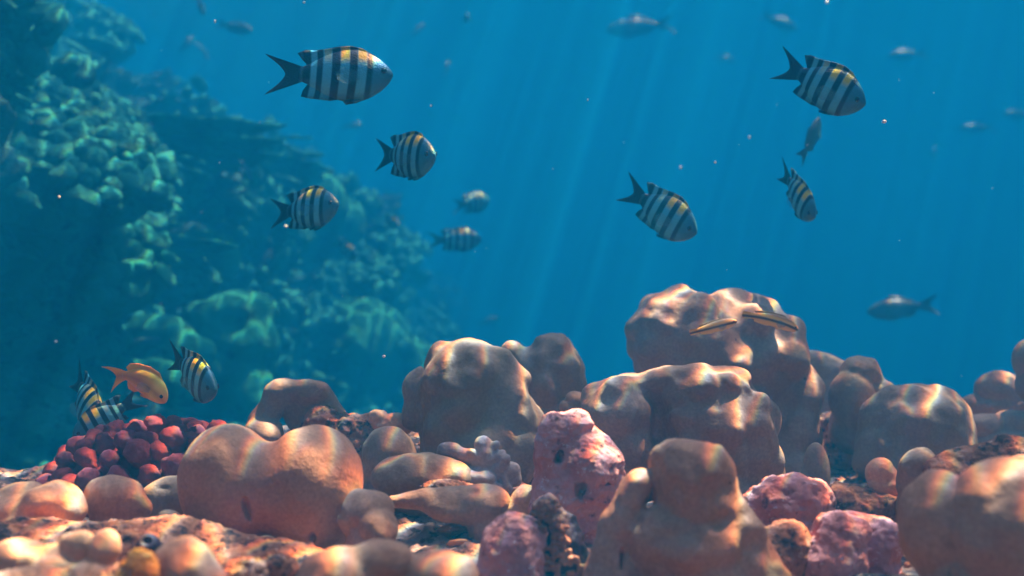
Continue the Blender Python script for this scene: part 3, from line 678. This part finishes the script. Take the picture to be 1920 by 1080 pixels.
def reef_growth():
    rnd = random.Random(77); Vs, Ts, off = [], [], 0; v1, t1 = ICO1
    made = 0
    for _ in range(7000):
        px, py = rnd.uniform(-80, 930), rnd.uniform(-40, 900)
        loc, n, d = hit(px, py)
        if loc is None or d > 13: continue
        if any((loc - c_).length < r_ for c_, r_ in CLEAR): continue
        if vnoise(np.array([[loc.x, loc.y, loc.z]]) / 0.45, 5)[0] + 0.25 * n.z < 0.05: continue
        flat_piece = rnd.random() < 0.4
        B = frame(n * .5 + Vector((rnd.gauss(0, .3), rnd.gauss(0, .3), .6)))
        s_ = (.008 + .034 * rnd.random() ** 2.2) * (0.7 + 0.12 * d)
        for _k in range(rnd.randrange(2, 6)):
            e = v1 * (np.array((s_ * rnd.uniform(1.2, 2.2), s_ * rnd.uniform(.9, 1.6), s_ * rnd.uniform(.18, .35))) if flat_piece else np.array((s_ * rnd.uniform(.5, 1.2), s_ * rnd.uniform(.5, 1.2), s_ * rnd.uniform(.4, 1.6))))
            Vs.append(e @ B + np.array(loc) + np.array((rnd.gauss(0, 1), rnd.gauss(0, 1), rnd.gauss(0, .6))) * s_ * 1.6); Ts.append(t1 + off); off += len(v1)
        made += 1
    new_obj('reef_growth', mesh_from(np.concatenate(Vs), np.concatenate(Ts)), M_FARP)['kind'] = 'stuff'
reef_growth()

# ------------------------------------------------------------------ fish
def fish_mesh(kind, bend=0.0, side=0.0):
    """one continuous fish, nose at x = 1, tail tips at x = 0, centred on (0.55, 0, 0); length 1"""
    pr = {'sergeant': ([.28, .34, .42, .52, .62, .72, .82, .90, .95, .985, 1.0], [.048, .068, .112, .158, .186, .192, .165, .115, .072, .030, .004],
                       [-.048, -.072, -.125, -.180, -.212, -.220, -.192, -.140, -.098, -.050, -.012], [.014, .026, .048, .068, .080, .084, .078, .062, .046, .024, .004]),
          'fusilier': ([.22, .30, .40, .52, .64, .75, .85, .92, .97, 1.0], [.028, .045, .085, .120, .135, .132, .108, .074, .040, .004],
                       [-.028, -.048, -.092, -.135, -.150, -.145, -.120, -.086, -.050, -.010], [.012, .022, .042, .058, .066, .066, .056, .042, .026, .004]),
          'wrasse': ([.16, .24, .36, .50, .64, .76, .86, .93, .975, 1.0], [.042, .058, .080, .098, .106, .104, .088, .064, .036, .004],
                     [-.042, -.060, -.086, -.104, -.112, -.110, -.094, -.070, -.042, -.008], [.014, .024, .036, .044, .048, .048, .042, .034, .022, .004]),
          'anthias': ([.26, .33, .42, .52, .62, .72, .82, .90, .95, .985, 1.0], [.042, .060, .100, .135, .155, .162, .150, .115, .080, .038, .004],
                      [-.042, -.062, -.105, -.145, -.165, -.172, -.155, -.122, -.090, -.048, -.010], [.016, .026, .044, .060, .068, .070, .066, .054, .042, .024, .004])}[kind]
    xs, tp, bt, wd = [np.array(a) for a in pr]
    X = np.concatenate([np.linspace(xs[0], .9, 26), .9 + (1 - .9) * np.sin(np.linspace(0.12, 1, 9) * math.pi / 2)])
    # smooth the tables a little
    def sm(t): 
        y = np.interp(X, xs, t); 
        for _ in range(2): y[1:-1] = (y[:-2] + 2 * y[1:-1] + y[2:]) / 4
        return y
    tz, bz, ww = sm(tp), sm(bt), sm(wd)
    m = 24; V = []; Q = []
    for i, x in enumerate(X):
        c, h = (tz[i] + bz[i]) / 2, (tz[i] - bz[i]) / 2
        for j in range(m):
            a = 2 * math.pi * j / m; sx, sz_ = math.cos(a), math.sin(a)
            V.append((x, ww[i] * math.copysign(abs(sx) ** 0.9, sx) * (1 - 0.25 * abs(sz_) ** 3), c + h * sz_))
    for i in range(len(X) - 1):
        for j in range(m):
            Q.append((i * m + j, (i + 1) * m + j, (i + 1) * m + (j + 1) % m, i * m + (j + 1) % m))
    V.append((X[0] - .004, 0, (tz[0] + bz[0]) / 2)); a0 = len(V) - 1; V.append((X[-1] + .001, 0, (tz[-1] + bz[-1]) / 2)); a1 = len(V) - 1
    T = [(a0, (j), (j + 1) % m) for j in range(m)] + [(a1, (len(X) - 1) * m + (j + 1) % m, (len(X) - 1) * m + j) for j in range(m)]
    faces = [tuple(q) for q in Q] + T
    def fin(rows, th=.005, off=lambda x, z: 0.0):
        """thin membrane: rows of (root point, tip point) pairs, subdivided across, thick at the root, sharp at the tip"""
        nonlocal V, faces
        k = 5; base = len(V); n = len(rows)
        for sgn in (1, -1):
            for (x0, z0), (x1, z1) in rows:
                for q in range(k):
                    t = q / (k - 1); x, z = x0 + (x1 - x0) * t, z0 + (z1 - z0) * t
                    V.append((x, sgn * th * (1 - t * .9) + off(x, z), z))
        for i in range(n - 1):
            for q in range(k - 1):
                a = base + i * k + q
                faces.append((a, a + k, a + k + 1, a + 1)); b = a + n * k; faces.append((b, b + 1, b + k + 1, b + k))
        for i in range(n - 1):
            a = base + i * k + k - 1; b = a + n * k; faces.append((a, a + k, b + k, b))
    x0 = X[0]
    # caudal fin, forked
    L = {'sergeant': .20, 'fusilier': .17, 'wrasse': .06, 'anthias': .20}[kind]; H = {'sergeant': .155, 'fusilier': .14, 'wrasse': .06, 'anthias': .17}[kind]
    rows = []
    for t in np.linspace(-1, 1, 15):
        fork = x0 - .10 - (L - .04) * abs(t) ** 1.5 if kind != 'wrasse' else x0 - .14 + .02 * t * t
        xt = max(0.0, fork); rows.append(((x0 + .05, t * .05), (xt, t * H * (1 if abs(t) < 1 else 1.04))))
    fin(rows, .008)
    def top(x): return float(np.interp(x, X, tz))
    def bot(x): return float(np.interp(x, X, bz))
    if kind == 'sergeant':
        d = [(.84, 0.0, 0), (.78, .022, -.01), (.70, .030, -.015), (.60, .034, -.02), (.52, .040, -.03), (.46, .055, -.05), (.42, .075, -.09), (.385, .070, -.115), (.36, .030, -.05), (.345, .004, 0)]
        a = [(.58, 0.0, 0), (.54, .022, -.015), (.48, .040, -.03), (.43, .060, -.06), (.40, .062, -.10), (.375, .030, -.06), (.35, .004, 0)]
    elif kind == 'wrasse':
        d = [(.78, 0, 0), (.7, .026, -.01), (.5, .030, -.01), (.34, .032, -.02), (.26, .026, -.03), (.23, .002, 0)]; a = [(.52, 0, 0), (.46, .024, -.01), (.34, .028, -.02), (.26, .022, -.03), (.23, .002, 0)]
    elif kind == 'fusilier':
        d = [(.74, 0, 0), (.68, .05, -.03), (.58, .040, -.03), (.46, .028, -.02), (.36, .022, -.03), (.31, .002, 0)]; a = [(.50, 0, 0), (.46, .036, -.03), (.38, .026, -.03), (.31, .002, 0)]
    else:
        d = [(.80, 0, 0), (.74, .045, -.02), (.62, .050, -.02), (.50, .055, -.04), (.42, .060, -.06), (.36, .030, -.05), (.34, .002, 0)]; a = [(.56, 0, 0), (.50, .050, -.03), (.42, .060, -.06), (.36, .02, -.03), (.34, .002, 0)]
    fin([((x, top(x) - .012), (x + s_, top(x) + h)) for x, h, s_ in d], .006)
    fin([((x, bot(x) + .012), (x + s_, bot(x) - h)) for x, h, s_ in a], .006)
    # pelvic and pectoral fins, left and right
    pec = []
    for sg in (1, -1):
        xb = .74; zb = bot(xb) + .015
        fin([((xb + .03, zb), (xb - .02, zb - .02)), ((xb, zb), (xb - .10, zb - .032)), ((xb - .03, zb), (xb - .12, zb - .014))], .004, off=lambda x, z, s_=sg: s_ * (.022 + .25 * max(0, zb - z)))
        first_pec = len(faces)
        xp, wp = .765, float(np.interp(.765, X, ww)); zp = -.03
        spread = .40
        fin([((xp, zp + .032), (xp - .13, zp + .05)), ((xp - .004, zp + .01), (xp - .175, zp + .0)), ((xp - .006, zp - .012), (xp - .165, zp - .05)), ((xp, zp - .03), (xp - .10, zp - .075))], .003,
            off=lambda x, z, s_=sg: s_ * (wp * .93 + spread * max(0, xp - x)))
        pec.append((first_pec, len(faces)))
    V = np.array(V, float)
    # bend in the upright plane (bend) and sideways (side) about the middle
    for ax, amt in ((2, bend), (1, side)):
        if abs(amt) < 1e-3: continue
        t = V[:, 0] - .55; ang = amt * t; rad_ = 1.0 / amt
        o_ = V[:, ax].copy()
        nx = .55 + np.sin(ang) * (rad_ - o_) ; nz = rad_ - np.cos(ang) * (rad_ - o_)
        V[:, 0] = nx; V[:, ax] = nz
    V[:, 0] -= .55
    me = bpy.data.meshes.new('fish'); me.from_pydata([tuple(v) for v in V], [], faces); me.update()
    for p in me.polygons: p.use_smooth = True
    for a_, b_ in pec:
        for p in me.polygons[a_:b_]: p.material_index = 1
    # pigment coordinates that follow the body when it bends
    return me, V

def fish_coords(me, kind):
    """store the unbent body coordinates as a vector attribute for the pigment pattern"""
    ref, RV = fish_mesh(kind); bpy.data.meshes.remove(ref)
    at = me.attributes.new('rest', 'FLOAT_VECTOR', 'POINT'); at.data.foreach_set('vector', (RV + np.array((.55, 0, 0))).astype(np.float32).ravel())

def fish_base(name):
    m, nt, b = mat(name)
    at = nt.nodes.new('ShaderNodeAttribute'); at.attribute_name = 'rest'
    sp = nt.nodes.new('ShaderNodeSeparateXYZ'); nt.links.new(at.outputs['Vector'], sp.inputs[0])
    b.inputs['Roughness'].default_value = 0.42; b.inputs['Specular IOR Level'].default_value = 0.35
    sc = nt.nodes.new('ShaderNodeTexVoronoi'); sc.inputs['Scale'].default_value = 70; nt.links.new(at.outputs['Vector'], sc.inputs['Vector'])
    bump(nt, b, sc.outputs['Distance'], 0.002, 0.25)
    return m, nt, b, sp, sc
def sergeant_mat(tint=1.0):
    m, nt, b, sp, sc = fish_base('sergeant_skin')
    z2 = math_n(nt, 'MULTIPLY', sp.outputs['Z'], sp.outputs['Z'])
    x = math_n(nt, 'ADD', math_n(nt, 'SUBTRACT', sp.outputs['X'], math_n(nt, 'MULTIPLY', z2, -0.55)), math_n(nt, 'MULTIPLY', sp.outputs['Z'], -0.06))
    W, K = (.12, .43, .47), (.004, .007, .012)
    st = [(0, (.012, .022, .03)), (.285, (.012, .022, .03)), (.305, (.05, .10, .12)), (.325, K), (.372, K), (.385, W), (.422, W), (.432, K), (.468, K), (.480, W), (.540, W), (.550, K), (.604, K), (.616, W), (.676, W), (.686, K), (.736, K), (.748, W), (.806, W), (.818, K), (.846, K), (.862, (.045, .19, .24)), (1.0, (.03, .13, .17))]
    col = ramp(nt, x, st)
    Y = (1, 1, 1); N = (0, 0, 0)
    ym = ramp(nt, x, [(0.48, N), (.49, (.45,) * 3), (.535, (.45,) * 3), (.545, N), (.608, N), (.618, Y), (.676, Y), (.686, N), (.742, N), (.75, Y), (.802, Y), (.815, N)])
    zf = math_n(nt, 'MULTIPLY', math_n(nt, 'SUBTRACT', sp.outputs['Z'], .062), 18.0)
    n = nt.nodes.new('ShaderNodeClamp'); nt.links.new(zf, n.inputs[0])
    fac = math_n(nt, 'MULTIPLY', ym, n.outputs[0])
    col = mix(nt, fac, col, (0.88, 0.50, 0.01))
    # belly and the outer fin edges are duller and darker
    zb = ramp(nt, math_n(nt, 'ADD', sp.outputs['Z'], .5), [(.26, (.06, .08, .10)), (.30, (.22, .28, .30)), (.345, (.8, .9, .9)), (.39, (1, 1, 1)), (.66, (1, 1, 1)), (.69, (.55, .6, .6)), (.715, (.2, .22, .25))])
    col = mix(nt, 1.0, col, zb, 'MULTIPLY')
    col = mix(nt, .25, col, ramp(nt, sc.outputs['Distance'], [(0, (1, 1, 1)), (.6, (.5, .5, .5))]), 'MULTIPLY')
    nt.links.new(col, b.inputs['Base Color']); return m
def plain_mat(name, stops, zst):
    m, nt, b, sp, sc = fish_base(name)
    col = ramp(nt, sp.outputs['X'], stops)
    col = mix(nt, 1.0, col, ramp(nt, math_n(nt, 'ADD', sp.outputs['Z'], .5), zst), 'MULTIPLY')
    nt.links.new(col, b.inputs['Base Color']); return m
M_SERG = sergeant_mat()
M_FUS = plain_mat('fusilier_skin', [(0, (.03, .05, .07)), (.5, (.05, .08, .10)), (1, (.04, .06, .08))], [(.35, (1.6, 1.6, 1.6)), (.55, (1, 1, 1)), (.7, (.7, .7, .7))])
M_GREYF = plain_mat('grey_fish_skin', [(0, (.02, .07, .08)), (.4, (.05, .14, .14)), (1, (.03, .10, .11))], [(.3, (.6, .6, .6)), (.5, (1, 1, 1)), (.7, (.6, .6, .6))])
M_ANTH = plain_mat('anthias_skin', [(0, (.98, .27, .0)), (.3, (.96, .27, .0)), (.55, (.80, .22, .01)), (.72, (.85, .32, .02)), (.80, (.95, .50, .08)), (1, (.92, .44, .09))], [(.30, (1, .8, .5)), (.42, (1, 1, .7)), (.5, (.65, .55, .5)), (.56, (1, 1, 1)), (.64, (.9, 1.2, .9)), (.7, (1, .7, .5))])
M_WRAS = plain_mat('wrasse_skin', [(0, (.98, .42, .08)), (.5, (.98, .50, .14)), (1, (.98, .46, .18))], [(.42, (1, 1.1, 1)), (.455, (.9, .9, .8)), (.475, (.12, .10, .10)), (.50, (.2, .15, .12)), (.515, (1.1, 1.0, .8)), (.545, (1, .75, .3)), (.57, (.35, .28, .2))])
SKIN = dict(sergeant=M_SERG, fusilier=M_FUS, grey=M_GREYF, anthias=M_ANTH, wrasse=M_WRAS)
def fin_mat():
    m, nt, b = mat('clear_fin'); b.inputs['Base Color'].default_value = (.10, .30, .34, 1); b.inputs['Roughness'].default_value = .4
    b.inputs['Alpha'].default_value = 0.16
    return m
M_FIN = fin_mat()
def eye_mats():
    m1, nt, b = mat('fish_eye'); b.inputs['Base Color'].default_value = (.012, .014, .018, 1); b.inputs['Roughness'].default_value = .15
    return m1
M_EYE = eye_mats()
EV, ET = ico(2)
def fish(name, label, kind, px, py, D, length, yaw, pitch=0, roll=0, bend=0, side=0, skin=None, group=None, eyes=True):
    """length in pixels of the unforeshortened fish; yaw 0 faces right, -90 faces the lens; pitch > 0 nose up"""
    me, V = fish_mesh(kind, bend, side); fish_coords(me, kind)
    L = length * D / F
    o = new_obj(name, me, [SKIN[skin or kind], M_FIN]); o.location = P(px, py, D); o.scale = (L, L, L)
    o.rotation_euler = (Matrix.Rotation(R(yaw), 3, 'Z') @ Matrix.Rotation(R(-pitch), 3, 'Y') @ Matrix.Rotation(R(roll), 3, 'X')).to_euler()
    tag(o, label, 'fish', group)
    if eyes:
        # seat each eye on the flank, wherever the bend has carried it
        ref, RV = fish_mesh(kind); bpy.data.meshes.remove(ref); RV = RV + np.array((.55, 0, 0))
        ex, ez = {'sergeant': (.935, .012), 'fusilier': (.93, .010), 'wrasse': (.94, .008), 'anthias': (.925, .02)}[kind]
        for sg in (1, -1):
            cand = np.where((RV[:, 1] * sg > .004) & (RV[:, 0] > .86))[0]
            i = cand[np.argmin((RV[cand, 0] - ex) ** 2 + (RV[cand, 2] - ez) ** 2)]
            r = {'sergeant': .023, 'fusilier': .018, 'wrasse': .014, 'anthias': .026}[kind]
            e = new_obj('eye', mesh_from(EV * r * np.array((1, .55, 1)), ET), M_EYE, o); e.location = V[i]
    return o
SG = 'striped fish swimming over the reef'
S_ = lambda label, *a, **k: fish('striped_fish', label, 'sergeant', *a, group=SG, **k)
S_('largest black barred fish with yellow back spots, flat side on at upper left', 626, 139, 1.15, 246, 0, 0, 0)
S_('black barred fish with orange lit forehead turned towards us, below the largest fish', 762, 291, 1.4, 205, -50, -9, 4)
S_('black barred fish swimming right just in front of the far slope, white tail edge', 574, 391, 1.45, 188, -36, 1, 0)
S_('barred fish at upper right nosing down with a ragged upturned tail', 1543, 158, 1.3, 212, -40, -32, 10)
S_('barred fish nosing down to the right over the tallest coral mound', 1240, 395, 1.4, 196, -38, -33, 6)
S_('small barred fish nearly head on with side fins spread, at right', 1496, 363, 1.5, 165, -72, -44, 10)
S_('faint barred fish in open water left of the centre', 855, 449, 3.2, 106, 0, 2)
S_('faint dark barred fish tilted away beside the slope edge, above another faint one', 886, 380, 3.8, 92, 40, 14, 10)
S_('very faint little barred fish right beside the slope crest', 735, 416, 4.2, 62, -55, -20)
S_('dim barred fish in front of the pale coral cushion on the slope', 650, 467, 3.4, 72, -40, -30, 10)
S_('barred fish with upright cream stripes right of the orange fish', 362, 700, 1.15, 205, -46, -20, 8)
S_('dark barred fish diving behind the red coral, leftmost of the lower fish', 162, 752, 1.25, 205, -54, -30, -8)
S_('dark barred fish curled beside the red knobby coral, tail up to the right', 198, 782, 1.22, 150, 215, -30, -15)
fish('grey_fish', 'grey fish climbing away from us, tail fork down, under the upper right barred fish', 'fusilier', 1522, 260, 1.9, 104, 28, 60, 10, bend=.5, skin='grey')
fish('orange_fish', 'orange fish with forked tail curving head down over the red knobby coral', 'anthias', 266, 712, 1.12, 150, -16, -22, 6, bend=-1.4)
W_ = lambda label, *a, **k: fish('slim_fish', label, 'wrasse', *a, **k)
W_('thin orange striped fish in front of the tallest mound, left of its twin', 1341, 612, 1.28, 94, 0, 14)
W_('thin orange striped fish curving down over the tallest mound, right of its twin', 1450, 600, 1.28, 112, 0, -16, bend=-.4)
FG = 'dark distant fish in open water'
D_ = lambda label, *a, **k: fish('dark_fish', label, 'fusilier', *a, group=FG, **k)
D_('dark fish silhouette swimming left above the dark coral dome', 1686, 578, 3.2, 136, 180, -6, eyes=True)
D_('faint dark fish facing left at the top, right of the centre', 1195, 50, 6.0, 130, 180, -6)
D_('faint dark fish slanting down at the top edge right', 1463, 42, 7.0, 76, -20, -30)
D_('very faint fish facing left near the right end of the top edge', 1700, 102, 7.5, 74, 180, -4)
D_('faint fish at the right side below the upper right barred fish', 1830, 240, 7.5, 64, 170, 0)
D_('very faint fish cut by the right edge', 1908, 215, 8.0, 60, 180, 0)
D_('faint small fish left of the upper right barred fish', 1362, 110, 8.0, 46, 20, -10)
D_('faint thin fish standing upright in the right half', 1752, 288, 8.5, 48, 60, 50)
D_('dim fish above the largest barred fish, facing right', 442, 51, 5.0, 74, -10, -14)
D_('dark fish cut by the top edge near the slope', 375, 8, 4.5, 50, 60, -60)
D_('faint upright fish near the slope crest', 350, 82, 6.5, 44, 40, 55)
D_('faint upright fish beside the slope crest, right of a similar one', 382, 98, 7.0, 40, 50, -50)
D_('tiny faint fish between the largest barred fish and the one below', 662, 236, 6.5, 42, 10, 10)
D_('faint dark fish in open water right of the largest barred fish', 838, 128, 7.5, 48, 70, 60)
D_('faint fish at the top between the largest barred fish and the spread finned one', 785, 55, 7.0, 44, 40, 45)
D_('small dark fish hanging in front of the shaded slope', 464, 320, 3.8, 46, 60, -50)
D_('slim pale upright fish against the shaded middle of the slope', 500, 484, 3.6, 50, 50, 55, skin='grey')
D_('faint fish seen end on with pale side fins at the top', 874, 34, 4.5, 64, -80, -12, skin='grey')
D_('faint slender fish low over the end of the slope', 915, 602, 7.5, 44, 10, 20)

# drifting specks that catch the sun
def specks():
    rnd = random.Random(12); Vs, Ts, off = [], [], 0; v1, t1 = ICO1
    known = [(1658, 228, 5), (1276, 314, 3), (1341, 304, 3), (1405, 257, 3.4), (1550, 4, 3.2), (111, 369, 3), (536, 424, 3.2), (720, 668, 3.2), (105, 640, 3), (1102, 187, 2.6), (808, 198, 2.6), (403, 40, 2.8), (570, 4, 3)]
    for k in range(48):
        if k < len(known): x, y, r = known[k]; D = rnd.uniform(.8, 1.2)
        else: x, y, r, D = rnd.uniform(-100, 2020), rnd.uniform(-60, 780), rnd.uniform(.5, 1.2), rnd.uniform(.7, 2.2)
        c = P(x, y, D); e = v1 * r * D / F * np.array([rnd.uniform(.6, 1.2) for _ in range(3)])
        Vs.append(e + c); Ts.append(t1 + off); off += len(v1)
    m, nt, b = mat('drifting_speck'); b.inputs['Base Color'].default_value = (.8, .78, .70, 1); b.inputs['Roughness'].default_value = .4
    new_obj('drifting_specks', mesh_from(np.concatenate(Vs), np.concatenate(Ts)), m)['kind'] = 'stuff'
specks()
